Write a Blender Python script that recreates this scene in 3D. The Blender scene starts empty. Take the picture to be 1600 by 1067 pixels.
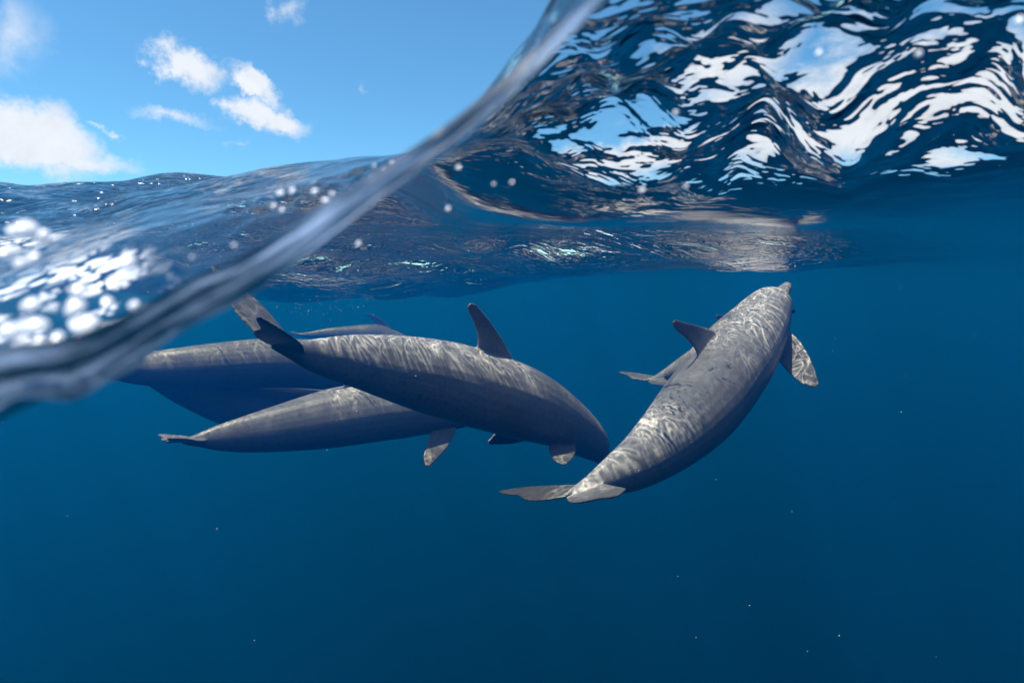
import bpy, bmesh, math, random
import numpy as np
from mathutils import Vector
R = math.radians
rng = np.random.RandomState(7)
random.seed(7)
scene = bpy.context.scene
COL = scene.collection

# ------------------------------------------------------------------ camera
LENS, SENSOR = 21.45, 36.0
PITCH = R(5.0)
cam_d = bpy.data.cameras.new('camera')
cam_d.lens = LENS; cam_d.sensor_width = SENSOR
cam_d.clip_start = 0.01; cam_d.clip_end = 6000
cam_d.dof.use_dof = True
cam_d.dof.focus_distance = 3.3
cam_d.dof.aperture_fstop = 6.3
cam_d.dof.aperture_blades = 0
cam = bpy.data.objects.new('camera', cam_d)
cam.location = (0, 0, 0)
cam.rotation_euler = (math.pi / 2 - PITCH, 0, 0)
COL.objects.link(cam)
scene.camera = cam

# ------------------------------------------------------------------ light
SUN_DIR = Vector((-0.32, -0.10, 0.93)).normalized()      # towards the sun
SUN_EL = math.asin(SUN_DIR.z)
sun_d = bpy.data.lights.new('sun', 'SUN')
sun_d.energy = 5.0; sun_d.angle = R(0.53); sun_d.color = (1.0, 0.96, 0.9)
sun = bpy.data.objects.new('sun', sun_d)
sun.rotation_euler = (-SUN_DIR).to_track_quat('-Z', 'Y').to_euler()
sun.location = SUN_DIR * 50
COL.objects.link(sun)

scene.view_settings.view_transform = 'Standard'
scene.view_settings.look = 'None'
scene.view_settings.exposure = 0.1
scene.view_settings.gamma = 1.0
scene.view_settings.use_curve_mapping = False
scene.render.engine = 'CYCLES'
cy = scene.cycles
cy.use_denoising = True
cy.max_bounces = 10; cy.diffuse_bounces = 3; cy.glossy_bounces = 4
cy.transmission_bounces = 8; cy.transparent_max_bounces = 24; cy.volume_bounces = 1
cy.sample_clamp_direct = 30.0; cy.sample_clamp_indirect = 6.0
cy.use_adaptive_sampling = False

class NT:
    """small helper for node trees"""
    def __init__(self, tree):
        self.t = tree; self.n = tree.nodes; self.l = tree.links
    def new(self, kind, **kw):
        nd = self.n.new(kind)
        for k, v in kw.items():
            if k.startswith('i_'):
                key = k[2:]
                key = int(key) if key.isdigit() else key.replace('_', ' ')
                if hasattr(v, 'is_linked') or isinstance(v, bpy.types.NodeSocket):
                    self.l.new(v, nd.inputs[key])
                else:
                    nd.inputs[key].default_value = v
            else:
                setattr(nd, k, v)
        return nd
    def math(self, op, a, b=None, c=None, clamp=False):
        nd = self.n.new('ShaderNodeMath'); nd.operation = op; nd.use_clamp = clamp
        for i, v in enumerate((a, b, c)):
            if v is None: continue
            if isinstance(v, bpy.types.NodeSocket): self.l.new(v, nd.inputs[i])
            else: nd.inputs[i].default_value = v
        return nd.outputs[0]
    def vmath(self, op, a, b=None):
        nd = self.n.new('ShaderNodeVectorMath'); nd.operation = op
        for i, v in enumerate((a, b)):
            if v is None: continue
            if isinstance(v, bpy.types.NodeSocket): self.l.new(v, nd.inputs[i])
            else: nd.inputs[i].default_value = v
        return nd.outputs['Value'] if op in ('DOT_PRODUCT', 'LENGTH', 'DISTANCE') else nd.outputs[0]
    def ramp(self, fac, stops, interp='LINEAR'):
        nd = self.n.new('ShaderNodeValToRGB'); nd.color_ramp.interpolation = interp
        cr = nd.color_ramp
        while len(cr.elements) < len(stops): cr.elements.new(0.5)
        for e, (p, c) in zip(cr.elements, stops):
            e.position = p
            e.color = (c, c, c, 1) if isinstance(c, (int, float)) else (*c, 1)
        self.l.new(fac, nd.inputs[0])
        return nd.outputs[0]
    def smooth(self, x, a, b):
        nd = self.n.new('ShaderNodeMapRange'); nd.interpolation_type = 'SMOOTHSTEP'
        self.l.new(x, nd.inputs[0])
        nd.inputs[1].default_value = a; nd.inputs[2].default_value = b
        return nd.outputs[0]
    def link(self, a, b): self.l.new(a, b)

def pix_dir(px, py):
    """direction of a photograph pixel (1600 wide), used to lay out real points at real distances"""
    f = 1600 * LENS / SENSOR
    x = (px - 800) / f; u = (533.5 - py) / f
    v = np.array([x, math.cos(PITCH) + u * math.sin(PITCH), -math.sin(PITCH) + u * math.cos(PITCH)])
    return v / np.linalg.norm(v)
def pix_point(px, py, d):
    v = pix_dir(px, py)
    return v * d

# ------------------------------------------------------------------ sky with clouds (world)
world = bpy.data.worlds.new('World'); scene.world = world
world.use_nodes = True
w = NT(world.node_tree); w.n.clear()
sky = w.new('ShaderNodeTexSky', sky_type='NISHITA', sun_disc=False)
sky.sun_elevation = SUN_EL
sky.sun_rotation = math.atan2(SUN_DIR.x, SUN_DIR.y)
sky.air_density = 1.0; sky.dust_density = 0.0; sky.ozone_density = 1.0
tc = w.new('ShaderNodeTexCoord')
vdir = w.vmath('NORMALIZE', tc.outputs['Generated'])
# wispy displacement of the cloud outlines
nz = w.new('ShaderNodeTexNoise', i_Vector=vdir, i_Scale=13.0, i_Detail=7.0, i_Roughness=0.64)
off = w.vmath('SUBTRACT', nz.outputs['Color'], (0.5, 0.5, 0.5))
off2 = w.vmath('MULTIPLY', off, (0.13, 0.13, 0.09))
wd = w.vmath('ADD', vdir, off2)
fine = w.new('ShaderNodeTexNoise', i_Vector=vdir, i_Scale=26.0, i_Detail=7.0, i_Roughness=0.6)
total = None
def cloud(px, py, rx, ry, amt, rot=0.0):
    """one cumulus: an oval patch of sky about its own direction"""
    global total
    d = Vector(pix_dir(px, py)); right = d.cross(Vector((0, 0, 1))).normalized(); up = right.cross(d)
    r2 = right * math.cos(rot) + up * math.sin(rot); u2 = up * math.cos(rot) - right * math.sin(rot)
    f = 953.0
    a = w.math('MULTIPLY', w.vmath('DOT_PRODUCT', w.vmath('SUBTRACT', wd, tuple(d)), tuple(r2)), f / rx)
    b = w.math('MULTIPLY', w.vmath('DOT_PRODUCT', w.vmath('SUBTRACT', wd, tuple(d)), tuple(u2)), f / ry)
    q = w.math('ADD', w.math('MULTIPLY', a, a), w.math('MULTIPLY', b, b))
    m = w.math('MULTIPLY', w.math('SUBTRACT', 1.15, w.math('SQRT', q)), amt)
    m = w.math('MAXIMUM', m, 0.0)
    total = m if total is None else w.math('MAXIMUM', total, m)
CLOUDS = [(288, 104, 44, 24, 1.3, -0.35), (380, 126, 44, 18, 1.3, -0.5), (412, 180, 60, 23, 1.4, -0.25),
          (270, 183, 62, 12, 0.6, 0.0), (10, 205, 98, 44, 1.7, -0.3), (75, 250, 110, 18, 1.1, 0.0),
          (30, 55, 74, 40, 0.5, 0.8), (440, 16, 26, 20, 0.55, 0.5), (566, 142, 16, 12, 0.35, 0.0),
          (165, 202, 16, 8, 0.6, 0.0), (365, 222, 20, 8, 0.4, 0.0),
          (1130, 95, 110, 70, 1.0, 0.2), (1450, 160, 330, 60, 1.5, 0.1), (1060, 235, 260, 34, 1.2, 0.1)]  # clouds on this line are added to whiten the windows in the waves
for c in CLOUDS: cloud(*c)
# the rest of the sky carries the same scattered cumulus
sep = w.new('ShaderNodeSeparateXYZ', i_0=vdir)
zc = w.math('ADD', w.math('MAXIMUM', sep.outputs['Z'], 0.0), 0.22)
px_ = w.math('DIVIDE', sep.outputs['X'], zc); py_ = w.math('DIVIDE', sep.outputs['Y'], zc)
pv = w.new('ShaderNodeCombineXYZ', i_0=px_, i_1=py_, i_2=2.3)
big = w.new('ShaderNodeTexNoise', i_Vector=pv.outputs[0], i_Scale=1.5, i_Detail=7.0, i_Roughness=0.58)
gen = w.math('MULTIPLY', w.math('SUBTRACT', big.outputs['Fac'], 0.50), 7.0)
# the clear patch of sky that the photograph shows on its left
clear_d = pix_dir(430, 60)
cl = w.vmath('DOT_PRODUCT', vdir, tuple(clear_d))
keep = w.smooth(cl, 0.93, 0.80)
gen = w.math('MULTIPLY', w.math('MAXIMUM', gen, 0.0), keep)
total = w.math('MAXIMUM', total, gen)
total = w.math('MULTIPLY', total, w.math('ADD', 0.55, w.math('MULTIPLY', fine.outputs['Fac'], 0.9)))
cov = w.smooth(total, 0.06, 1.0)
shade = w.math('ADD', 0.80, w.math('MULTIPLY', fine.outputs['Fac'], 0.28))
above = w.smooth(sep.outputs['Z'], -0.05, 0.02)
cov = w.math('MULTIPLY', cov, above)
ccol = w.new('ShaderNodeCombineColor', i_0=w.math('MULTIPLY', shade, 6.0), i_1=w.math('MULTIPLY', shade, 6.4), i_2=w.math('MULTIPLY', shade, 7.0))
mix = w.new('ShaderNodeMix', data_type='RGBA')
w.link(cov, mix.inputs['Factor']); grade = w.vmath('MULTIPLY', sky.outputs[0], (0.52, 0.98, 1.16)); w.link(grade, mix.inputs['A']); w.link(ccol.outputs[0], mix.inputs['B'])
bg = w.new('ShaderNodeBackground', i_Strength=0.14)
w.link(mix.outputs['Result'], bg.inputs['Color'])
wo = w.new('ShaderNodeOutputWorld'); w.link(bg.outputs[0], wo.inputs['Surface'])

# ------------------------------------------------------------------ the sea surface as a height field
R0 = 0.20                         # radius of the dry pocket round the lens, where the water clings
def pchip(xk, yk, x):
    """monotone cubic interpolation"""
    xk = np.asarray(xk, float); yk = np.asarray(yk, float)
    h = np.diff(xk); d = np.diff(yk) / h
    m = np.zeros_like(yk); m[0] = d[0]; m[-1] = d[-1]
    for i in range(1, len(yk) - 1):
        if d[i - 1] * d[i] > 0:
            w1 = 2 * h[i] + h[i - 1]; w2 = h[i] + 2 * h[i - 1]
            m[i] = (w1 + w2) / (w1 / d[i - 1] + w2 / d[i])
    x = np.clip(x, xk[0], xk[-1]); i = np.clip(np.searchsorted(xk, x) - 1, 0, len(h) - 1)
    t = (x - xk[i]) / h[i]; t2 = t * t; t3 = t2 * t
    return (2*t3-3*t2+1)*yk[i] + (t3-2*t2+t)*h[i]*m[i] + (-2*t3+3*t2)*yk[i+1] + (t3-t2)*h[i]*m[i+1]
def azel(px, py):
    v = pix_dir(px, py); return math.degrees(math.atan2(v[0], v[1])), math.degrees(math.asin(v[2]))

# lower edge of the clinging water (elevation at each azimuth), from real bearings
low = [azel(*p) for p in ((-40, 660), (0, 643), (100, 622), (200, 575), (300, 512), (370, 476), (480, 398), (600, 308), (700, 236), (790, 160), (880, 70), (960, -10))]
low_az = [-180, -140, -100, -70] + [a for a, e in low] + [22, 45, 80, 110, 150, 180]
low_el = [-38, -42, -34, -20] + [e for a, e in low] + [31, 38, 42, 36, -8, -38]
thick_az = [-180, -45, -38, -28, -20, -12, -4, 3, 8, 20, 180]
thick_el = [4.0, 4.6, 4.4, 4.0, 3.4, 2.6, 2.2, 1.9, 1.4, 0.5, 0.5]
hor = [azel(*p) for p in ((0, 264), (150, 265), (250, 263), (400, 251), (520, 243), (600, 236), (660, 226))]

# elevation profile (deg) of the surface against distance, keyed by azimuth
RK = [0.27, 0.36, 0.5, 0.80, 0.96, 1.3, 1.9, 2.4, 4.0, 6.0, 10, 25, 80, 600]
PROF = {
    -180: [-34, -27, -18, -9, -2, 3, 5, 5, 4, 2.5, 1.2, .3, .1, .01],
    -120: [-33, -26, -17, -8, 0, 5, 7, 7, 5, 3, 1.4, .3, .1, .01],
    -70:  [-19, -15, -8, 0, 5, 7.5, 8.5, 8, 6, 3, 1.4, .3, .1, .01],
    -41:  [-8.3, -7.4, -1.2, 3.2, 4.8, 6.0, 7.2, 6.8, 4.0, 1.0, .6, .2, .1, .01],
    -30:  [-4.4, -3.6, 3.8, 6.6, 7.4, 7.9, 8.2, 5.6, 3.4, 0.4, .3, .2, .1, .01],
    -20:  [2.6, 3.0, 7.8, 9.0, 9.4, 9.6, 9.2, 5.2, 3.2, -.4, -.2, .2, .1, .01],
    -12:  [8.6, 8.8, 10.6, 11.2, 11.2, 10.8, 8.6, 5.0, 3.0, -.6, -.4, .2, .1, .01],
    -3:   [15.4, 15.2, 15.0, 12.8, 11.4, 7.0, 5.4, 4.8, 2.8, 0.4, .3, .3, .2, .01],
    7:    [25, 25.5, 24.0, 14.6, 9.4, 5.4, 4.8, 4.4, 3.0, 1.8, 1.3, .8, .3, .02],
    16:   [30, 28.5, 25.0, 15.6, 9.2, 5.4, 4.5, 3.8, 3.0, 2.5, 1.8, 1.0, .3, .02],
    27:   [34, 31.5, 26, 16.4, 9.8, 5.2, 3.9, 3.3, 2.7, 2.3, 1.8, 1.0, .3, .02],
    40:   [37, 35, 29, 18.2, 11.0, 6.0, 3.6, 2.8, 2.2, 1.9, 1.5, .9, .3, .02],
    80:   [41, 38, 33, 26, 19, 12, 7, 5, 3.0, 1.8, 1.4, .9, .3, .02],
    120:  [31, 28, 23, 17, 13, 10, 7, 4.5, 3.0, 1.5, .8, .2, .1, .01],
    150:  [-6, -4, 0, 3, 5, 5, 5, 4, 3, 1.5, .8, .2, .1, .01],
    180:  [-34, -27, -18, -9, -2, 3, 5, 5, 4, 2.5, 1.2, .3, .1, .01],
}
WAVES = []
for k in range(90):
    lam = 0.075 * (9.0 / 0.075) ** rng.rand()
    th = rng.normal(1.15, 0.85)          # mean travel direction
    WAVES.append((lam, math.cos(th), math.sin(th), rng.rand() * 6.283, 0.55 + 0.9 * rng.rand()))
def ripples(x, y, spacing):
    h = np.zeros_like(x)
    # slow domain warp, so crests are not ruler-straight
    wx = x + 0.10 * np.sin(1.7 * y + 0.6 * x + 1) + 0.035 * np.sin(5.1 * y - 3.3 * x)
    wy = y + 0.10 * np.sin(1.9 * x - 0.7 * y + 2) + 0.035 * np.sin(4.7 * x + 3.9 * y)
    for lam, cx, cy_, ph, g in WAVES:
        k = 6.283 / lam
        s = 0.020 * (lam ** 0.05) * g
        amp = s * lam / 2.4 if lam < 1.0 else s * (lam ** 0.25) / 2.4
        p = k * (cx * wx + cy_ * wy) + ph
        sh = np.sin(p + 0.35 * np.sin(p))
        h += amp * sh * np.clip(lam / (4.0 * spacing) - 1.0, 0, 1)
    return h

az_f = np.radians(np.linspace(-52, 52, 861))
az_b = np.radians(np.linspace(52, 308, 150)[1:-1])
AZ = np.concatenate([az_f, az_b]); NA = len(AZ)
rr = [R0]
while rr[-1] < 520:
    r_ = rr[-1]
    rr.append(r_ * (1.0115 if r_ < 12 else 1.03))
RR = np.array(rr); NR = len(RR)
azd = np.degrees(AZ); azd = np.where(azd > 180, azd - 360, azd)
keys = sorted(PROF)
low_c = pchip(low_az, low_el, azd)
thk = pchip(thick_az, thick_el, azd)
contact = low_c + thk
lr = np.log(RR)
# profile interpolated over azimuth for each knot, then over log distance
knots = np.stack([pchip(keys, [PROF[k][j] for k in keys], azd) for j in range(len(RK))], 1)
E = np.zeros((NA, NR))
lk = np.log([R0, 0.225] + RK)
for i in range(NA):
    E[i] = pchip(lk, np.concatenate([[contact[i], low_c[i]], knots[i]]), lr)
# smooth the table a little along azimuth
kern = np.exp(-np.linspace(-2, 2, 15) ** 2); kern /= kern.sum()
Ef = E[:861].copy()
pad = np.concatenate([Ef[:1].repeat(7, 0), Ef, Ef[-1:].repeat(7, 0)])
E[:861] = sum(kern[j] * pad[j:j + 861] for j in range(15))
RG, AG = np.meshgrid(RR, AZ)
X = RG * np.sin(AG); Y = RG * np.cos(AG)
Z = RG * np.tan(np.radians(E))
spacing = np.maximum(RG * 0.0123, 0.004)
near = np.clip((RG - R0) / 0.12, 0, 1) * (0.35 + 0.65 * np.clip((RG - 0.3) / 1.2, 0, 1))
# how lively the surface is: broken close to the lens and in the gust to the left, slick between
AD = np.degrees(AG); AD = np.where(AD > 180, AD - 360, AD)
def bell(v, a, b, soft):
    return 1 / (1 + np.exp(-(v - a) / soft)) / (1 + np.exp((v - b) / soft))
LR = np.log(RG)
CHOP = 0.16 - 0.11 * bell(LR, math.log(0.8), math.log(2.6), 0.1) * bell(AD, -24, 60, 3) + 0.9 * bell(LR, math.log(2.7), math.log(12), 0.12) * bell(AD, -60, 6, 3) \
    + 0.60 * bell(LR, math.log(1.7), math.log(5.5), 0.08) * bell(AD, 4, 30, 2) \
    + 1.25 * bell(LR, math.log(0.40), math.log(1.02), 0.05) * bell(AD, -2, 75, 4) \
    + 0.6 * bell(LR, math.log(0.75), math.log(2.4), 0.12) * bell(AD, -110, -16, 3)
Z += ripples(X, Y, spacing) * near * CHOP
# broken water against the lens on the right: lumps the size of a hand
lump = np.zeros_like(Z)
for k in range(26):
    lam = 0.055 * (0.30 / 0.055) ** rng.rand(); th = rng.rand() * 6.283; ph = rng.rand() * 6.283
    kk = 6.283 / lam
    lump += lam * 0.036 * np.sin(kk * (X * math.cos(th) + Y * math.sin(th)) + ph + 0.8 * np.sin(kk * 0.4 * (Y - X)))
Z += 0.62 * lump * bell(LR, math.log(0.38), math.log(0.98), 0.06) * bell(AD, 0, 75, 4)
# the splash at the left: sharp little lumps that flash in the sun
chip = np.zeros_like(Z)
for k in range(30):
    lam = 0.022 * (0.075 / 0.022) ** rng.rand(); th = rng.rand() * 6.283; ph = rng.rand() * 6.283
    kk = 6.283 / lam
    chip += lam * 0.024 * np.sin(kk * (X * math.cos(th) + Y * math.sin(th)) + ph + 1.2 * np.sin(kk * 0.45 * (Y + X)))
SPL = bell(LR, math.log(0.228), math.log(0.40), 0.05) * bell(AD, -75, -31, 1.5)
SPL = np.maximum(SPL, 0.75 * bell(LR, math.log(0.40), math.log(0.56), 0.05) * bell(AD, -24, -11, 1.5))
SPL = np.maximum(SPL, 0.8 * bell(LR, math.log(0.26), math.log(0.42), 0.05) * bell(AD, 0, 60, 4))
Z += chip * SPL

def grid_mesh(name, Xg, Yg, Zg, close_pocket=None):
    """polar sheet -> mesh; optionally closed below into a body"""
    na, nr = Xg.shape
    co = np.stack([Xg, Yg, Zg], 2).reshape(-1, 3)
    idx = np.arange(na * nr).reshape(na, nr)
    a = idx; b = np.roll(idx, -1, 0)
    q = np.stack([a[:, :-1], a[:, 1:], b[:, 1:], b[:, :-1]], 2).reshape(-1, 4)[:, ::-1]
    faces = [q]; extra = []; n = na * nr
    if close_pocket is not None:
        depth = close_pocket
        # outer skirt down to the bottom, then the bottom disc
        ox, oy = Xg[:, -1], Yg[:, -1]
        bot = np.stack([ox, oy, np.full(na, -depth)], 1); extra.append(bot)
        bi = n + np.arange(na); n += na
        faces.append(np.stack([idx[:, -1], np.roll(idx[:, -1], -1), np.roll(bi, -1), bi], 1))
        prev = bi
        c = np.array([[0, 0, -depth]]); extra.append(c); ci = n; n += 1
        tri_b = np.stack([prev, np.roll(prev, -1), np.full(na, ci)], 1)
        # the pocket: rings of a sphere from the contact line down to its pole
        rim = np.stack([Xg[:, 0], Yg[:, 0], Zg[:, 0]], 1)
        rad = np.linalg.norm(rim, axis=1); el0 = np.arcsin(rim[:, 2] / rad); azr = np.arctan2(rim[:, 0], rim[:, 1])
        prev = idx[:, 0]
        for s in (0.25, 0.5, 0.75, 0.92):
            el = el0 * (1 - s) + (-math.pi / 2) * s
            rs = rad * (1 - s) + R0 * s
            ring = np.stack([rs * np.cos(el) * np.sin(azr), rs * np.cos(el) * np.cos(azr), rs * np.sin(el)], 1)
            extra.append(ring); ri = n + np.arange(na); n += na
            faces.append(np.stack([prev, np.roll(prev, -1), np.roll(ri, -1), ri], 1)[:, ::-1])
            prev = ri
        extra.append(np.array([[0, 0, -R0]])); pi_ = n; n += 1
        tri_p = np.stack([prev, np.roll(prev, -1), np.full(na, pi_)], 1)[:, ::-1]
        co = np.concatenate([co] + extra)
        tris = np.concatenate([tri_b, tri_p])
    else:
        tris = np.zeros((0, 3), int)
    quads = np.concatenate(faces)
    me = bpy.data.meshes.new(name)
    me.vertices.add(len(co)); me.vertices.foreach_set('co', co.astype(np.float32).ravel())
    loops = np.concatenate([quads.ravel(), tris.ravel()])
    me.loops.add(len(loops)); me.loops.foreach_set('vertex_index', loops.astype(np.int32))
    ls = np.concatenate([np.arange(len(quads)) * 4, len(quads) * 4 + np.arange(len(tris)) * 3])
    me.polygons.add(len(ls)); me.polygons.foreach_set('loop_start', ls.astype(np.int32))
    me.polygons.foreach_set('use_smooth', np.ones(len(ls), bool))
    me.update(); me.validate()
    o = bpy.data.objects.new(name, me); COL.objects.link(o)
    return o

# ---- water surface: a thin sheet that mirrors by Fresnel on both sides (total mirror from below at a slant)
mat = bpy.data.materials.new('sea_water_surface'); mat.use_nodes = True
n = NT(mat.node_tree); n.n.clear()
geo = n.new('ShaderNodeNewGeometry')
P = geo.outputs['Position']
# capillary ripples
sc1 = n.new('ShaderNodeMapping'); n.link(P, sc1.inputs[0]); sc1.inputs['Scale'].default_value = (1.0, 1.7, 1.0)
rp1 = n.new('ShaderNodeTexNoise', i_Vector=sc1.outputs[0], i_Scale=5.5, i_Detail=3.0, i_Roughness=0.55, i_Distortion=0.6)
rp2 = n.new('ShaderNodeTexNoise', i_Vector=sc1.outputs[0], i_Scale=22.0, i_Detail=2.0, i_Roughness=0.5, i_Distortion=0.4)
hsum = n.math('ADD', n.math('MULTIPLY', rp1.outputs['Fac'], 0.030), n.math('MULTIPLY', rp2.outputs['Fac'], 0.0085))
chop = n.new('ShaderNodeAttribute', attribute_name='chop')
hsum = n.math('MULTIPLY', hsum, n.math('MINIMUM', chop.outputs['Fac'], 1.6))
bump = n.new('ShaderNodeBump', i_Height=hsum, i_Strength=1.0, i_Distance=1.0)
fr = n.new('ShaderNodeFresnel', i_IOR=1.333); n.link(bump.outputs[0], fr.inputs['Normal'])
# caustics: a noise pattern of sunlight painted into the sheet's transparent tint
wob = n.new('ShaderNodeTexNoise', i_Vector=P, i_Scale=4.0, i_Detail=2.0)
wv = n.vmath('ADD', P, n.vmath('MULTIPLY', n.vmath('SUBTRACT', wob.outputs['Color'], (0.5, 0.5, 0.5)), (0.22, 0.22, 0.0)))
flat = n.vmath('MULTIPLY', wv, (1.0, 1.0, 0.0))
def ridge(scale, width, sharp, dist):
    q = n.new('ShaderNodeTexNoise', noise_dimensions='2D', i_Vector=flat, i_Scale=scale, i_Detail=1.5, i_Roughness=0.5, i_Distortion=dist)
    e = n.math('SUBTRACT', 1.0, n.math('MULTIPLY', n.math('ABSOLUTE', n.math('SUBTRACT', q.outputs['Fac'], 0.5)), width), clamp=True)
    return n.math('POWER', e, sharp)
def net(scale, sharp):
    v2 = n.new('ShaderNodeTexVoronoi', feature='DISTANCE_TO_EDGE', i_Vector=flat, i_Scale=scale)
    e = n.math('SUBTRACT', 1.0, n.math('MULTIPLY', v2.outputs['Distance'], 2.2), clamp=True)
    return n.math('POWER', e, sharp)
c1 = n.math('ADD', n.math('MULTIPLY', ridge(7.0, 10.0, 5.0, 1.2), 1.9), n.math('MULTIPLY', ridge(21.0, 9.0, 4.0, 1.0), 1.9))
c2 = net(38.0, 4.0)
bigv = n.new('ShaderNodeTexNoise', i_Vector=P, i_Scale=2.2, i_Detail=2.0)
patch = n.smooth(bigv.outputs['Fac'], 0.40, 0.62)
lens = n.math('ADD', n.math('MULTIPLY', c1, 1.35), n.math('MULTIPLY', c2, 0.7))  # strength of the painted caustic lines, nothing is refracted here
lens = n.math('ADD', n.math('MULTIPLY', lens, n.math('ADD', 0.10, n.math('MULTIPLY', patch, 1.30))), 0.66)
caustic_paint = n.new('ShaderNodeAttribute', attribute_name='caustic_paint')
lens = n.math('ADD', 1.0, n.math('MULTIPLY', caustic_paint.outputs['Fac'], n.math('SUBTRACT', lens, 1.0)))
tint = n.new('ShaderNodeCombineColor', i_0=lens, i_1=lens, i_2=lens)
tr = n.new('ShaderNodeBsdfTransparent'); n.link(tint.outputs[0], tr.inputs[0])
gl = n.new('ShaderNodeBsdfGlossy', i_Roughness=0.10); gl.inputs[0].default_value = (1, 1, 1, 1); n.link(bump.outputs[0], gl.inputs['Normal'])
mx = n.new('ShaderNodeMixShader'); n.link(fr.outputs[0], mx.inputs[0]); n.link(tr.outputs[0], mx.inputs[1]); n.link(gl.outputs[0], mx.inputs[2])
# reflected sky painted as a pale blue film where the water clings round the lens
sky_sheen = n.new('ShaderNodeAttribute', attribute_name='sky_sheen'); along = n.new('ShaderNodeAttribute', attribute_name='along')
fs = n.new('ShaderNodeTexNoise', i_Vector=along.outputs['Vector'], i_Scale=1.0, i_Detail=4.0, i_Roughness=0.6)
fm_ = n.math('MULTIPLY', sky_sheen.outputs['Fac'], n.smooth(fs.outputs['Fac'], 0.40, 0.60))
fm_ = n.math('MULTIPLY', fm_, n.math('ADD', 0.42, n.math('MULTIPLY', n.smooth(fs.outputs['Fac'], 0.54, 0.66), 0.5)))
# white foam, beaded, where the water breaks
foam = n.new('ShaderNodeAttribute', attribute_name='foam')
fv = n.new('ShaderNodeTexVoronoi', feature='F1', i_Vector=P, i_Scale=85.0)
fp = n.new('ShaderNodeTexNoise', i_Vector=P, i_Scale=16.0, i_Detail=3.0)
fv2 = n.new('ShaderNodeTexVoronoi', feature='F1', i_Vector=P, i_Scale=190.0)
fp2 = n.new('ShaderNodeTexNoise', i_Vector=P, i_Scale=38.0, i_Detail=2.0)
bead = n.math('MULTIPLY', n.smooth(fp.outputs['Fac'], 0.44, 0.54), n.smooth(fv.outputs['Distance'], 0.62, 0.42))
bead2 = n.math('MULTIPLY', n.smooth(fp2.outputs['Fac'], 0.50, 0.60), n.smooth(fv2.outputs['Distance'], 0.60, 0.40))
fmask = n.math('MAXIMUM', bead, bead2)
fmask = n.math('MULTIPLY', fmask, foam.outputs['Fac'])
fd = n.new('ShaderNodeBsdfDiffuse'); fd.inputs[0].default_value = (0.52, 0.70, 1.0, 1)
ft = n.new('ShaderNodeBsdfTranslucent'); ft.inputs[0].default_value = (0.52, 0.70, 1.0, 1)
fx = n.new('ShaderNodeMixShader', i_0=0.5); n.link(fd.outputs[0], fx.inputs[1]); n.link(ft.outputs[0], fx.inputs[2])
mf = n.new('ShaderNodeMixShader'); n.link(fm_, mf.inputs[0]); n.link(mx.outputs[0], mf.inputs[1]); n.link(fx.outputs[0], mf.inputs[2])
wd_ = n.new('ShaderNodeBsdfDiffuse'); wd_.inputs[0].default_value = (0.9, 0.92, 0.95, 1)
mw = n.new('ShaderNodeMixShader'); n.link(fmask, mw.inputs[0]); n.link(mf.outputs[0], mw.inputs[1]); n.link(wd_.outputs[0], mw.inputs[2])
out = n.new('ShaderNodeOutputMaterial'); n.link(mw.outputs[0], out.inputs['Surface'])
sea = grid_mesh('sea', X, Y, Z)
def point_attr(o, name, arr):
    a = o.data.attributes.new(name, 'FLOAT', 'POINT'); a.data.foreach_set('value', arr.astype(np.float32).ravel())
point_attr(sea, 'chop', CHOP + 0.6 * bell(LR, math.log(0.5), math.log(2.6), 0.12) * bell(AD, -110, -18, 3) + 0.8 * bell(LR, math.log(1.7), math.log(6.5), 0.08) * bell(AD, 4, 32, 2))
FOAM = 1.4 * bell(LR, math.log(0.225), math.log(0.52), 0.05) * bell(AD, -75, -32.0, 1.0)
FOAM = FOAM + 1.1 * bell(LR, math.log(0.72), math.log(1.0), 0.04) * bell(AD, -75, -36.5, 0.8)
point_attr(sea, 'foam', np.clip(FOAM, 0, 1))
point_attr(sea, 'caustic_paint', np.clip((RG - 1.3) / 0.9, 0, 1) * np.clip(1 - 0.55 * np.clip((RG - 4.6) / 0.8, 0, 1), 0, 1))
point_attr(sea, 'sky_sheen', np.clip(1 - (RG - R0) / 0.045, 0, 1) ** 0.7 * np.clip((18 - AD) / 14, 0, 1) * np.clip((AD + 100) / 30, 0, 1))
st = np.stack([np.cos(AG) * 5.0, np.sin(AG) * 5.0, (RG - R0) * 170], 2)
a = sea.data.attributes.new('along', 'FLOAT_VECTOR', 'POINT'); a.data.foreach_set('vector', st.astype(np.float32).ravel())
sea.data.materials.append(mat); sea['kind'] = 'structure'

# ---- the body of blue water under it
hz = bpy.data.materials.new('blue_water_haze'); hz.use_nodes = True
n = NT(hz.node_tree); n.n.clear()
vs = n.new('ShaderNodeVolumeScatter', i_Density=0.094, i_Anisotropy=0.70); vs.inputs['Color'].default_value = (0.002, 0.235, 1.0, 1)
va = n.new('ShaderNodeVolumeAbsorption', i_Density=0.064); va.inputs['Color'].default_value = (0.42, 0.62, 0.85, 1)
ad = n.new('ShaderNodeAddShader'); n.link(vs.outputs[0], ad.inputs[0]); n.link(va.outputs[0], ad.inputs[1])
out = n.new('ShaderNodeOutputMaterial'); n.link(ad.outputs[0], out.inputs['Volume'])
ai = np.concatenate([np.arange(0, 861, 2), np.arange(861, NA)])
ri = np.unique(np.concatenate([np.arange(0, NR, 2), [NR - 1]])); ri = ri[RR[ri] < 300]
water_body = grid_mesh('water_body', X[np.ix_(ai, ri)], Y[np.ix_(ai, ri)], Z[np.ix_(ai, ri)] - 0.003 - 0.0006 * RG[np.ix_(ai, ri)], close_pocket=75.0)
water_body.data.materials.append(hz); water_body['kind'] = 'stuff'

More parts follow.
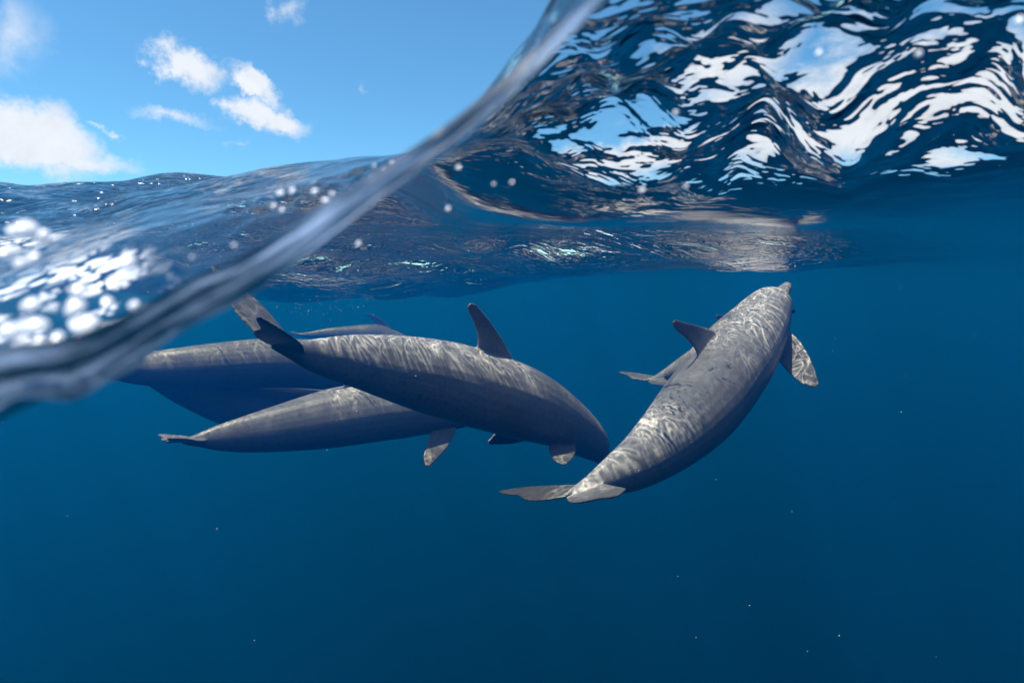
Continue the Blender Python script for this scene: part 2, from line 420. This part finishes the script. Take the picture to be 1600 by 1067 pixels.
# ---- sea floor far below
fm = bpy.data.materials.new('deep_seabed_sand'); fm.use_nodes = True
n = NT(fm.node_tree); bs = n.n['Principled BSDF']; bs.inputs['Roughness'].default_value = 0.9
nz = n.new('ShaderNodeTexNoise', i_Scale=0.15, i_Detail=5.0)
n.link(n.ramp(nz.outputs['Fac'], [(0.3, (0.05, 0.05, 0.045)), (0.7, (0.12, 0.11, 0.09))]), bs.inputs['Base Color'])
S = 520
me = bpy.data.meshes.new('seabed'); me.from_pydata([(-S, -S, -74), (S, -S, -74), (S, S, -74), (-S, S, -74)], [], [(0, 1, 2, 3)])
bed = bpy.data.objects.new('seabed', me); me.materials.append(fm); COL.objects.link(bed); bed['kind'] = 'structure'

# ------------------------------------------------------------------ dolphins
def skin_material(name, back, belly_shaded, mott):
    m = bpy.data.materials.new(name); m.use_nodes = True
    n = NT(m.node_tree); b = n.n['Principled BSDF']
    g = n.new('ShaderNodeNewGeometry')
    at = n.new('ShaderNodeAttribute', attribute_name='body_uv')      # x: along the body, y: height -1..1, z: fin
    sp = n.new('ShaderNodeSeparateXYZ', i_0=at.outputs['Vector'])
    n1 = n.new('ShaderNodeTexNoise', i_Vector=g.outputs['Position'], i_Scale=7.0, i_Detail=4.0, i_Roughness=0.6)
    n2 = n.new('ShaderNodeTexNoise', i_Vector=g.outputs['Position'], i_Scale=55.0, i_Detail=3.0, i_Roughness=0.6)
    side = n.math('ADD', sp.outputs['Y'], n.math('MULTIPLY', n.math('SUBTRACT', n1.outputs['Fac'], 0.5), 0.7))
    shade_mix = n.smooth(side, -0.75, 0.55)
    mixc = n.new('ShaderNodeMix', data_type='RGBA'); n.link(shade_mix, mixc.inputs['Factor'])
    mixc.inputs['A'].default_value = (*belly_shaded, 1); mixc.inputs['B'].default_value = (*back, 1)  # belly darker than the back: underside shade put into the colour
    v = n.math('ADD', 1.0 - mott * 0.5, n.math('MULTIPLY', n2.outputs['Fac'], mott))
    v = n.math('MULTIPLY', v, n.math('ADD', 0.75, n.math('MULTIPLY', n1.outputs['Fac'], 0.5)))
    # long pale scratches that run along the flanks (rake marks)
    st = n.new('ShaderNodeMapping'); n.link(at.outputs['Vector'], st.inputs[0]); st.inputs['Scale'].default_value = (5.0, 26.0, 3.0)
    n3 = n.new('ShaderNodeTexNoise', i_Vector=st.outputs[0], i_Scale=1.3, i_Detail=3.0, i_Roughness=0.6)
    rake = n.smooth(n3.outputs['Fac'], 0.60, 0.74)
    v = n.math('ADD', v, n.math('MULTIPLY', rake, 0.28))
    spots = n.new('ShaderNodeTexNoise', i_Vector=g.outputs['Position'], i_Scale=38.0, i_Detail=2.0, i_Roughness=0.5)
    sm_ = n.math('MULTIPLY', n.smooth(spots.outputs['Fac'], 0.60, 0.68), n.smooth(sp.outputs['Y'], 0.35, -0.45))
    v = n.math('MULTIPLY', v, n.math('SUBTRACT', 1.0, n.math('MULTIPLY', sm_, 0.35)))
    # old tooth rakes: bundles of thin pale lines lying at a slant over back and flank
    rk = n.new('ShaderNodeMapping'); n.link(at.outputs['Vector'], rk.inputs[0]); rk.inputs['Rotation'].default_value = (0, 0, 0.35); rk.inputs['Scale'].default_value = (6.0, 60.0, 3.0)
    n4 = n.new('ShaderNodeTexNoise', i_Vector=rk.outputs[0], i_Scale=1.0, i_Detail=1.0)
    n5 = n.new('ShaderNodeTexNoise', i_Vector=g.outputs['Position'], i_Scale=5.0, i_Detail=2.0)
    scr = n.math('MULTIPLY', n.smooth(n4.outputs['Fac'], 0.60, 0.66), n.smooth(n5.outputs['Fac'], 0.50, 0.62))
    v = n.math('ADD', v, n.math('MULTIPLY', scr, 0.45))
    fin = n.math('SUBTRACT', 1.0, n.math('MULTIPLY', sp.outputs['Z'], 0.45))
    v = n.math('MULTIPLY', v, fin)
    cc = n.new('ShaderNodeVectorMath', operation='SCALE'); n.link(mixc.outputs['Result'], cc.inputs[0]); n.link(v, cc.inputs['Scale'])
    n.link(cc.outputs[0], b.inputs['Base Color'])
    n.link(n.math('ADD', 0.26, n.math('MULTIPLY', n1.outputs['Fac'], 0.2)), b.inputs['Roughness'])
    b.inputs['IOR'].default_value = 1.3
    bp = n.new('ShaderNodeBump', i_Strength=0.25, i_Distance=0.004); n.link(n2.outputs['Fac'], bp.inputs['Height']); n.link(bp.outputs[0], b.inputs['Normal'])
    return m
SKIN = skin_material('dolphin_skin_grey', (0.175, 0.172, 0.172), (0.14, 0.136, 0.134), 0.7)
SKIN_SHADE = skin_material('dolphin_skin_shaded', (0.15, 0.15, 0.15), (0.12, 0.118, 0.117), 0.5)  # same skin made darker, shade on the rear dolphins put into the colour
em = bpy.data.materials.new('dolphin_eye_dark'); em.use_nodes = True
eb = em.node_tree.nodes['Principled BSDF']; eb.inputs['Base Color'].default_value = (0.012, 0.012, 0.014, 1); eb.inputs['Roughness'].default_value = 0.12

# body outline: fraction of length from the beak, top, bottom, half width (in lengths)
BODY = np.array([
    (0.000, .0035, .0035, .0035), (0.006, .0095, .0095, .011), (0.028, .0125, .0135, .0165), (0.052, .016, .017, .021),
    (0.062, .022, .020, .027), (0.074, .034, .025, .036), (0.090, .044, .032, .045), (0.120, .053, .043, .053),
    (0.160, .060, .054, .062), (0.210, .067, .063, .071), (0.280, .076, .075, .081), (0.360, .082, .084, .087),
    (0.520, .083, .078, .080), (0.600, .078, .071, .070), (0.680, .069, .061, .057),
    (0.760, .058, .050, .043), (0.840, .044, .038, .029), (0.900, .031, .027, .020), (0.945, .019, .016, .0145),
    (0.985, .009, .009, .013), (1.0, .006, .006, .010)])

class Spine:
    def __init__(self, pts, ups, L):
        self.t = [p[0] for p in pts]; self.p = np.array([pix_point(*p[1:]) for p in pts]); self.L = L
        self.ut = [u[0] for u in ups]; self.u = np.array([u[1] for u in ups], float)
        tt = np.linspace(min(self.t), max(self.t), 200)
        P = np.array([self.pos(t) for t in tt])
        self.arc = np.linalg.norm(np.diff(P, axis=0), axis=1).sum()
    def pos(self, t):
        tc_ = min(max(t, self.t[0]), self.t[-1])
        # Catmull-Rom over non-uniform knots
        tk = self.t; i = min(max(np.searchsorted(tk, tc_) - 1, 0), len(tk) - 2)
        def tang(j):
            if j == 0: return (self.p[1] - self.p[0]) / (tk[1] - tk[0])
            if j == len(tk) - 1: return (self.p[-1] - self.p[-2]) / (tk[-1] - tk[-2])
            return (self.p[j + 1] - self.p[j - 1]) / (tk[j + 1] - tk[j - 1])
        h = tk[i + 1] - tk[i]; s = (tc_ - tk[i]) / h; s2 = s * s; s3 = s2 * s
        q = (2*s3-3*s2+1)*self.p[i] + (s3-2*s2+s)*h*tang(i) + (-2*s3+3*s2)*self.p[i+1] + (s3-s2)*h*tang(i+1)
        if t != tc_:
            q = q + self.tan(tc_) * (t - tc_) * self.L
        return q
    def tan(self, t):
        e = 0.004; a, b = max(t - e, self.t[0]), min(t + e, self.t[-1])
        v = self.pos(b) - self.pos(a)
        return v / np.linalg.norm(v)                       # points to the tail
    def frame(self, t):
        T = self.tan(min(max(t, self.t[0]), self.t[-1]))
        up = np.array([np.interp(t, self.ut, self.u[:, k]) for k in range(3)])
        up = up - T * up.dot(T); up /= np.linalg.norm(up)
        lat = np.cross(T, up)                              # the animal's right-hand or left-hand side, consistent
        return T, up, lat
    def at(self, t, lat, up):
        T, u, l = self.frame(t)
        return self.pos(t) + (l * lat + u * up) * self.L

def foil(n=9):
    """closed aerofoil loop: (chord fraction, half thickness), blunt nose, thin tail"""
    xs = 0.5 - 0.5 * np.cos(np.linspace(0, math.pi, n))
    th = 2.6 * (0.2969 * np.sqrt(xs) - 0.126 * xs - 0.3516 * xs ** 2 + 0.2843 * xs ** 3 - 0.1015 * xs ** 4)
    th = np.maximum(th, 0.10); th[0] = 0; th[-1] = 0.06
    return [(x, t) for x, t in zip(xs, th)] + [(x, -t) for x, t in zip(xs[-2:0:-1], th[-2:0:-1])]

def loft(verts, faces, rings):
    base = len(verts); k = len(rings[0])
    for r in rings: verts.extend([tuple(v) for v in r])
    for i in range(len(rings) - 1):
        for j in range(k):
            a = base + i * k + j; b = base + i * k + (j + 1) % k
            faces.append((a, b, b + k, a + k))
    c0 = len(verts); verts.append(tuple(np.mean(rings[0], 0))); c1 = len(verts); verts.append(tuple(np.mean(rings[-1], 0)))
    for j in range(k):
        faces.append((base + (j + 1) % k, base + j, c0))
        o_ = base + (len(rings) - 1) * k
        faces.append((o_ + j, o_ + (j + 1) % k, c1))

def dolphin(label, group, pts, ups, L=2.4, voxel=0.008, fluke_pitch=(0.0, 0.0), fluke_twist=0.0, flippers=((0.6, 0.75, -0.5), (0.6, 0.75, -0.5)),
            dorsal=1.0, fluke_dihedral=0.0, fluke_sweep=0.0, skin=None, fluke_scale=1.0, dorsal_t=0.0):
    S = Spine(pts, ups, L)
    v, f = [], []
    # --- trunk
    ts = np.concatenate([np.linspace(0, .1, 16)[:-1], np.linspace(.1, 1.0, 60)])
    rings = []
    for t in ts:
        T, up, lat = S.frame(t); c = S.pos(t)
        top, bot, wid = (pchip(BODY[:, 0], BODY[:, k], np.array([t]))[0] * L for k in (1, 2, 3))
        drop = -0.012 * L * math.exp(-(t / 0.07) ** 2)     # the beak sits low on the head
        ring = []
        for j in range(28):
            a = 2 * math.pi * j / 28; ca, sa = math.cos(a), math.sin(a)
            x = wid * math.copysign(abs(ca) ** 0.95, ca)
            z = (top if sa > 0 else bot) * math.copysign(abs(sa) ** (1.06 if sa > 0 else 0.95), sa)
            ring.append(c + lat * x + up * (z + drop))
        rings.append(ring)
    loft(v, f, rings)
    fo = foil(); floor_ = 0.95 * voxel / L
    def thick(tt, th):
        return math.copysign(max(abs(tt) * th, floor_), tt) if abs(tt) > 1e-9 else 0.0
    # --- dorsal fin: swept back, hollow trailing edge
    rings = []
    for s in np.linspace(0, 1, 12):
        le = 0.385 + 0.135 * (s ** 1.25) + 0.02 * s ** 4 + dorsal_t
        te = 0.525 + 0.045 * s - 0.045 * math.sin(math.pi * s ** 0.8) * (1 - 0.4 * s) + 0.004 + dorsal_t
        if s > 0.85: te = le + max((te - le), 0.012) * (1 - ((s - 0.85) / 0.15) ** 2 * 0.55)
        hh = 0.055 + (0.118 * s ** 0.95) * dorsal
        th = 0.0125 * (1 - 0.72 * s) + 0.0005
        ring = []
        for x, tt in fo:
            t = le + (te - le) * x
            ring.append(S.at(t, thick(tt, th), hh))
        rings.append(ring)
    loft(v, f, rings)
    # --- flukes: two swept lobes with a notch
    p0, p1 = fluke_pitch; tw = fluke_twist
    for sgn in (-1, 1):
        rings = []
        for s in np.linspace(0, 1, 12):
            y = (0.004 + 0.128 * s) * fluke_scale
            le = 0.922 + 0.085 * s ** 1.25 + 0.028 * s ** 5
            te = 1.014 + 0.034 * math.sin(math.pi * min(s * 1.5, 1)) * 0.6 + 0.034 * s ** 1.5
            te = te if s < 0.9 else max(te - 0.006 * ((s - .9) / .1), le + 0.006)
            le += fluke_sweep * s ** 1.2; te += fluke_sweep * s ** 1.2
            th = 0.0085 * (1 - 0.66 * s) + 0.0006
            T, up, lat = S.frame(1.0)
            ring = []
            for x, tt in fo:
                t = le + (te - le) * x
                back = (t - 0.945)
                pitch = p0 + p1 * sgn
                lift = back * pitch + abs(y) * (0.10 * s + fluke_dihedral)
                yy = y * sgn * math.cos(tw); zz = y * sgn * math.sin(tw)
                # pitch bends the blade about the stock
                base_t = 0.945 + back * math.cos(math.atan(pitch))
                ring.append(S.at(base_t, yy, zz + lift * math.cos(math.atan(pitch)) + thick(tt, th)))
            if sgn < 0: ring = ring[::-1]
            rings.append(ring)
        loft(v, f, rings)
    # --- flippers: direction given as (outwards, backwards, upwards)
    for sgn, d in zip((-1, 1), flippers):
        if d is None: continue
        T, up, lat = S.frame(0.225)
        dv = lat * sgn * d[0] + T * d[1] + up * d[2]; dv /= np.linalg.norm(dv)
        root = S.at(0.215, sgn * 0.050, -0.038)
        ch = T - dv * T.dot(dv)
        if np.linalg.norm(ch) < 0.25: ch = ch + (-up) * 0.5; ch = ch - dv * ch.dot(dv)
        ch /= np.linalg.norm(ch)
        if len(d) > 3:                                     # roll of the blade about its own axis
            k = dv; a = d[3]
            ch = ch * math.cos(a) + np.cross(k, ch) * math.sin(a) + k * k.dot(ch) * (1 - math.cos(a))
        nr = np.cross(dv, ch)
        rings = []
        for s in np.linspace(-0.12, 1, 13):
            sc_ = max(s, 0)
            le = -0.030 + 0.050 * sc_ ** 1.8
            te = 0.030 + 0.020 * math.sin(math.pi * min(sc_ * 1.1, 1)) * 0.5 + 0.004 * sc_ + (0.012 * sc_ ** 3)
            if s > 0.8:
                q = (s - 0.8) / 0.2; te = te - (te - le) * 0.55 * q ** 2
            th = 0.0100 * (1 - 0.62 * sc_) + 0.0006
            ring = [root + (dv * 0.134 * s + ch * (le + (te - le) * x) + nr * thick(tt, th)) * L for x, tt in fo]
            rings.append(ring if sgn > 0 else ring[::-1])
        loft(v, f, rings)
    me = bpy.data.meshes.new('dolphin_raw'); me.from_pydata(v, [], f)
    bm = bmesh.new(); bm.from_mesh(me); bmesh.ops.recalc_face_normals(bm, faces=bm.faces); bm.to_mesh(me); bm.free()
    tmp = bpy.data.objects.new('dolphin_raw', me); COL.objects.link(tmp)
    md = tmp.modifiers.new('skin', 'REMESH'); md.mode = 'VOXEL'; md.voxel_size = voxel; md.use_smooth_shade = True
    sm = tmp.modifiers.new('soften', 'SMOOTH'); sm.factor = 0.5; sm.iterations = 7
    dg = bpy.context.evaluated_depsgraph_get()
    body = bpy.data.meshes.new_from_object(tmp.evaluated_get(dg))
    bpy.data.objects.remove(tmp); bpy.data.meshes.remove(me)
    body.name = 'dolphin'
    # --- body coordinates for the colouring
    nv = len(body.vertices); co = np.zeros(nv * 3, np.float32); body.vertices.foreach_get('co', co); co = co.reshape(-1, 3)
    tt = np.linspace(0, 1.06, 160); C = np.array([S.pos(t) for t in tt]); U = np.array([S.frame(t)[1] for t in tt]); LA = np.array([S.frame(t)[2] for t in tt])
    best = np.zeros(nv, int)
    for s in range(0, nv, 20000):
        d2 = ((co[s:s + 20000, None, :] - C[None]) ** 2).sum(2); best[s:s + 20000] = d2.argmin(1)
    rel = co - C[best]; upc = (rel * U[best]).sum(1); lac = (rel * LA[best]).sum(1)
    topv = pchip(BODY[:, 0], BODY[:, 1], tt)[best] * L; botv = pchip(BODY[:, 0], BODY[:, 2], tt)[best] * L; widv = pchip(BODY[:, 0], BODY[:, 3], tt)[best] * L
    hgt = np.clip(np.where(upc > 0, upc / topv, upc / botv), -1.3, 1.3)
    finm = np.clip(np.maximum(np.abs(upc) / np.maximum(topv, .02) - 1.15, np.abs(lac) / np.maximum(widv, .02) - 1.15) * 2, 0, 1)
    at_ = body.attributes.new('body_uv', 'FLOAT_VECTOR', 'POINT')
    at_.data.foreach_set('vector', np.stack([tt[best], hgt, finm], 1).astype(np.float32).ravel())
    body.materials.clear(); body.materials.append(skin or SKIN)
    # origin at the middle of the body
    org = S.pos(0.45)
    body.vertices.foreach_set('co', (co - org).astype(np.float32).ravel())
    body.polygons.foreach_set('use_smooth', np.ones(len(body.polygons), bool)); body.update()
    o = bpy.data.objects.new('dolphin', body); o.location = org; COL.objects.link(o)
    o['label'] = label; o['category'] = 'dolphin'; o['group'] = group
    for sgn in (-1, 1):
        bme = bpy.data.meshes.new('eye'); bb = bmesh.new(); bmesh.ops.create_uvsphere(bb, u_segments=12, v_segments=8, radius=0.0062 * L)
        for fc in bb.faces: fc.smooth = True
        bb.to_mesh(bme); bb.free(); bme.materials.append(em)
        e = bpy.data.objects.new('eye', bme); COL.objects.link(e); e.parent = o
        e.location = Vector(S.at(0.108, sgn * 0.0475, -0.018) - org)
    bme = bpy.data.meshes.new('blowhole'); bb = bmesh.new(); bmesh.ops.create_uvsphere(bb, u_segments=12, v_segments=6, radius=0.0055 * L)
    for vv in bb.verts: vv.co.z *= 0.3; vv.co.y *= 0.55
    for fc in bb.faces: fc.smooth = True
    bb.to_mesh(bme); bb.free(); bme.materials.append(em)
    T, up, lat = S.frame(0.128); e = bpy.data.objects.new('blowhole', bme); COL.objects.link(e); e.parent = o
    topb = pchip(BODY[:, 0], BODY[:, 1], np.array([0.128]))[0]
    e.location = Vector(S.at(0.128, 0, topb - 0.0012) - org); e.rotation_euler = Vector(up).to_track_quat('Z', 'Y').to_euler()
    print('dolphin', label[:40], 'arc', round(S.arc, 2), 'L', L, 'verts', nv)
    return o

POD = 'dolphins of the pod swimming under the waves'
# right, in front: climbing to the surface, tail towards us
dolphin('large grey dolphin on the right rising with its beak touching the surface', POD,
        [(0.0, 1231, 437, 4.02), (0.10, 1206, 474, 3.84), (0.22, 1180, 515, 3.62), (0.36, 1142, 566, 3.38), (0.50, 1104, 622, 3.14), (0.64, 1060, 672, 2.90), (0.78, 1004, 719, 2.70), (0.90, 946, 750, 2.54), (1.0, 892, 772, 2.44)],
        [(0, (-.62, -.62, .45)), (0.4, (-.66, -.50, .52)), (0.65, (-.50, -.3, .80)), (0.85, (-.25, -.1, .95)), (1.0, (-.10, 0.0, 1.0))],
        voxel=0.005, fluke_pitch=(-0.02, 0.0), fluke_twist=-0.22, fluke_scale=1.28, dorsal=1.08, dorsal_t=-0.035, flippers=((1.15, 0.75, -0.5, 0.7), (0.9, 0.35, -0.45)))
# centre: swims to the right, away from us
dolphin('grey dolphin in the middle with tall dorsal fin and raised dark flukes', POD,
        [(0.0, 968, 735, 3.92), (0.10, 925, 695, 3.72), (0.22, 872, 656, 3.50), (0.36, 806, 625, 3.28), (0.50, 726, 603, 3.06), (0.64, 648, 585, 2.88), (0.78, 565, 568, 2.76), (0.90, 488, 556, 2.67), (1.0, 424, 538, 2.60)],
        [(0, (.25, -.15, .95)), (0.5, (.12, -.12, 1.0)), (0.8, (.1, 0.05, 1.0)), (1.0, (0.32, 0.0, 0.94))],
        voxel=0.005, fluke_pitch=(0.0, 0.0), fluke_twist=0.06, fluke_dihedral=0.36, fluke_sweep=0.05, fluke_scale=1.1, dorsal=0.95, flippers=((1.0, 0.42, -0.12, 0.5), (0.1, 0.62, -0.9)))
# lower left
dolphin('grey dolphin below the middle one swimming level with thin tail to the left', POD,
        [(0.0, 800, 636, 4.40), (0.10, 755, 638, 4.35), (0.22, 690, 638, 4.28), (0.36, 620, 638, 4.20), (0.50, 545, 650, 4.14), (0.64, 475, 664, 4.10), (0.78, 400, 678, 4.06), (0.90, 335, 686, 4.02), (1.0, 285, 690, 4.0)],
        [(0, (.1, -.1, 1.0)), (0.7, (0, -.05, 1.0)), (1.0, (0, .2, 1.0))],
        voxel=0.006, flippers=((0.75, 0.35, -0.75), (0.3, 0.8, -0.8)), fluke_pitch=(0.03, 0))
# two in shade behind it
dolphin('shaded grey dolphin behind the raised flukes partly hidden by the waterline', POD,
        [(0.0, 740, 610, 6.2), (0.10, 690, 600, 6.1), (0.22, 630, 588, 6.0), (0.36, 545, 574, 5.9), (0.50, 440, 568, 5.8), (0.64, 335, 573, 5.7), (0.78, 230, 578, 5.7), (0.90, 150, 570, 5.7), (1.0, 90, 560, 5.7)],
        [(0, (0, -.05, 1.0)), (1.0, (0, -.05, 1.0))], voxel=0.008, L=2.7, dorsal=0.35, flippers=((0.4, 0.8, -0.5), (0.4, 0.8, -0.5)), skin=SKIN_SHADE)
dolphin('shaded dolphin lowest of the two behind the thin level tail', POD,
        [(0.0, 690, 645, 6.5), (0.10, 640, 645, 6.4), (0.22, 570, 645, 6.3), (0.36, 480, 643, 6.2), (0.50, 390, 634, 6.1), (0.64, 310, 608, 6.0), (0.78, 240, 577, 6.0), (0.90, 180, 548, 6.0), (1.0, 140, 530, 6.0)],
        [(0, (.25, -.05, 1.0)), (1.0, (.25, -.05, 1.0))], voxel=0.008, L=2.9, dorsal=0.3, flippers=((0.6, 0.8, -0.1), (0.6, 0.8, -0.1)), skin=SKIN_SHADE)
# pale one far off
dolphin('pale bluish dolphin far behind with only its back showing', POD,
        [(0.0, 690, 570, 15.5), (0.10, 668, 558, 15.5), (0.22, 645, 545, 15.5), (0.36, 615, 532, 15.5), (0.50, 585, 523, 15.5), (0.64, 550, 523, 15.5), (0.78, 515, 523, 15.5), (0.90, 485, 524, 15.5), (1.0, 462, 522, 15.5)],
        [(0, (.1, 0, 1.0)), (1.0, (0, 0, 1.0))], voxel=0.012, L=3.0, skin=SKIN_SHADE)
# behind the right one
dolphin('smaller dolphin mostly hidden behind the large rising dolphin on the right', POD,
        [(0.0, 1228, 500, 7.9), (0.10, 1214, 505, 7.6), (0.22, 1194, 514, 7.3), (0.36, 1170, 525, 7.0), (0.50, 1135, 545, 6.8), (0.64, 1102, 562, 6.5), (0.78, 1068, 577, 6.2), (0.90, 1040, 588, 6.0), (1.0, 1015, 594, 5.85)],
        [(0, (-.35, -.4, .85)), (1.0, (-.15, -.2, 1.0))], voxel=0.008, skin=SKIN_SHADE, flippers=((0.9, 0.1, -0.4), (0.9, 0.1, -0.4)))

# ------------------------------------------------------------------ drops and bubbles close to the lens
dm = bpy.data.materials.new('froth_glint_droplet'); dm.use_nodes = True
b = dm.node_tree.nodes['Principled BSDF']; b.inputs['Base Color'].default_value = (0.9, 0.92, 0.95, 1); b.inputs['Roughness'].default_value = 0.15  # froth white, also painted in place of sun glints on the drops
dmesh = []
for k in range(4):
    me = bpy.data.meshes.new('droplet'); bm = bmesh.new(); bmesh.ops.create_icosphere(bm, subdivisions=2, radius=1.0)
    for v_ in bm.verts:
        q = v_.co.normalized(); v_.co *= 1 + 0.16 * math.sin(3 * q.x + k) + 0.12 * math.sin(4 * q.y - 2 * q.z + 2 * k)
    for fc in bm.faces: fc.smooth = True
    bm.to_mesh(me); bm.free(); me.materials.append(dm); dmesh.append(me)
def drop(name, px, py, d, rad, label, group):
    o = bpy.data.objects.new(name, random.choice(dmesh)); COL.objects.link(o)
    o.location = pix_point(px, py, d)
    face = (SUN_DIR - Vector(o.location).normalized() * 0.9 + Vector([random.gauss(0, .12) for _ in range(3)])).normalized()  # flat side turned between sun and camera so the drop shows white
    o.rotation_euler = face.to_track_quat('Z', 'Y').to_euler()
    o.scale = (rad * random.uniform(.8, 1.3), rad * random.uniform(.8, 1.2), rad * random.uniform(.35, .5))
    o['label'] = label; o['category'] = 'droplet' if name == 'water_droplet' else 'bubble'; o['group'] = group


def ordinal_drops(name, spots, group):
    for px, py, d, rad, label in spots: drop(name, px, py, d, rad, label, group)
lbl = 'blown out white drop among the crowded drops of the splash at the left edge'
for k in range(22):
    px = random.uniform(-5, 215); py = random.gauss(520, 45) - 0.10 * (px - 100)
    py = min(max(py, 395), 585 - 0.35 * max(px - 40, 0))
    drop('water_droplet', px, py, random.uniform(.215, .24), random.uniform(.0010, .0036), lbl, 'white drops in the left splash')
for k in range(9):
    drop('water_droplet', random.uniform(-5, 75), random.gauss(360, 25), random.uniform(.24, .28), random.uniform(.0014, .0036), 'white drop in the upper part of the splash at the left edge', 'white drops in the left splash')
FACE = 'white drops on the dark wave face'
for px, py, rr_, d, lb in ((428, 322, 3.6, .30, 'lower left drop of the left bright cluster on the dark wave face'),
        (438, 302, 3.8, .30, 'upper left drop of the left bright cluster on the dark wave face'),
        (456, 298, 3.6, .30, 'upper right drop of the left bright cluster on the dark wave face'),
        (441, 328, 2.8, .30, 'lowest drop of the left bright cluster on the dark wave face'),
        (492, 299, 3.8, .30, 'upper left drop of the right bright cluster on the dark wave face'),
        (508, 313, 4.0, .30, 'lowest drop of the right bright cluster on the dark wave face'),
        (519, 303, 2.8, .30, 'rightmost drop of the right bright cluster on the dark wave face'),
        (585, 259, 2.2, .34, 'left one of three drops at the top of the crest by the waterline'),
        (598, 263, 2.2, .34, 'middle one of three drops at the top of the crest by the waterline'),
        (612, 253, 3.0, .34, 'right one of three drops at the top of the crest by the waterline')):
    drop('water_droplet', px, py, d, rr_ * .00042, lb, FACE)
drop('water_droplet', 366, 383, .27, .0011, 'small lone bright drop on the dark wave face left of the waterline', 'white drops on the dark wave face')
drop('water_droplet', 300, 402, .26, .0007, 'tiny lone bright drop on the dark wave face nearest the left splash', 'white drops on the dark wave face')
drop('water_droplet', 490, 354, .28, .0011, 'lone bright drop touching the upper edge of the slanting waterline', 'white drops on the dark wave face')
BUB = 'white bubbles under the surface'
for px, py, rr_, lb in ((560, 381, 4.6, 'oblong white bubble just under the slanting waterline above the raised flukes'),
        (700, 326, 3.2, 'small white bubble below the waterline over the middle dolphin'),
        (1003, 297, 3.6, 'round white bubble under the bright ripple band, left one of a pair'),
        (1072, 291, 3.2, 'round white bubble under the bright ripple band, right one of a pair'),
        (800, 285, 2.4, 'small white bubble in the dark water right of the waterline, right one of two'),
        (772, 288, 2.2, 'small white bubble in the dark water right of the waterline, left one of two'),
        (716, 262, 3.0, 'white bubble touching the underside of the slanting waterline'),
        (1280, 82, 3.6, 'bright round bubble in front of the big pale window in the waves'),
        (1056, 176, 3.2, 'bright bubble at the lower end of the pale window in the waves'),
        (1436, 84, 3.4, 'bright round bubble near the top right ripples'),
        (1592, 33, 4.0, 'bright bubble at the far right edge near the top')):
    drop('air_bubble', px, py, .30, rr_ * .00040, lb, BUB)

# fine bubbles drifting under the ripples above the raised flukes
bm = bmesh.new()
for k in range(110):
    px = random.gauss(500, 55); py = random.gauss(474, 16); d = random.uniform(3.6, 6.0)
    c = Vector(pix_point(px, py, d)); r_ = random.uniform(.0010, .0026)
    o_ = bmesh.ops.create_icosphere(bm, subdivisions=1, radius=r_)
    for v_ in o_['verts']: v_.co += c
for k in range(90):
    px = random.uniform(0, 1600); py = random.uniform(440, 1060); d = random.uniform(1.2, 6.0)
    c = Vector(pix_point(px, py, d)); r_ = random.uniform(.0005, .0013)
    o_ = bmesh.ops.create_icosphere(bm, subdivisions=1, radius=r_)
    for v_ in o_['verts']: v_.co += c
me = bpy.data.meshes.new('fine_bubbles'); bm.to_mesh(me); bm.free(); me.materials.append(dm)
fb = bpy.data.objects.new('fine_bubbles', me); COL.objects.link(fb); fb['kind'] = 'stuff'
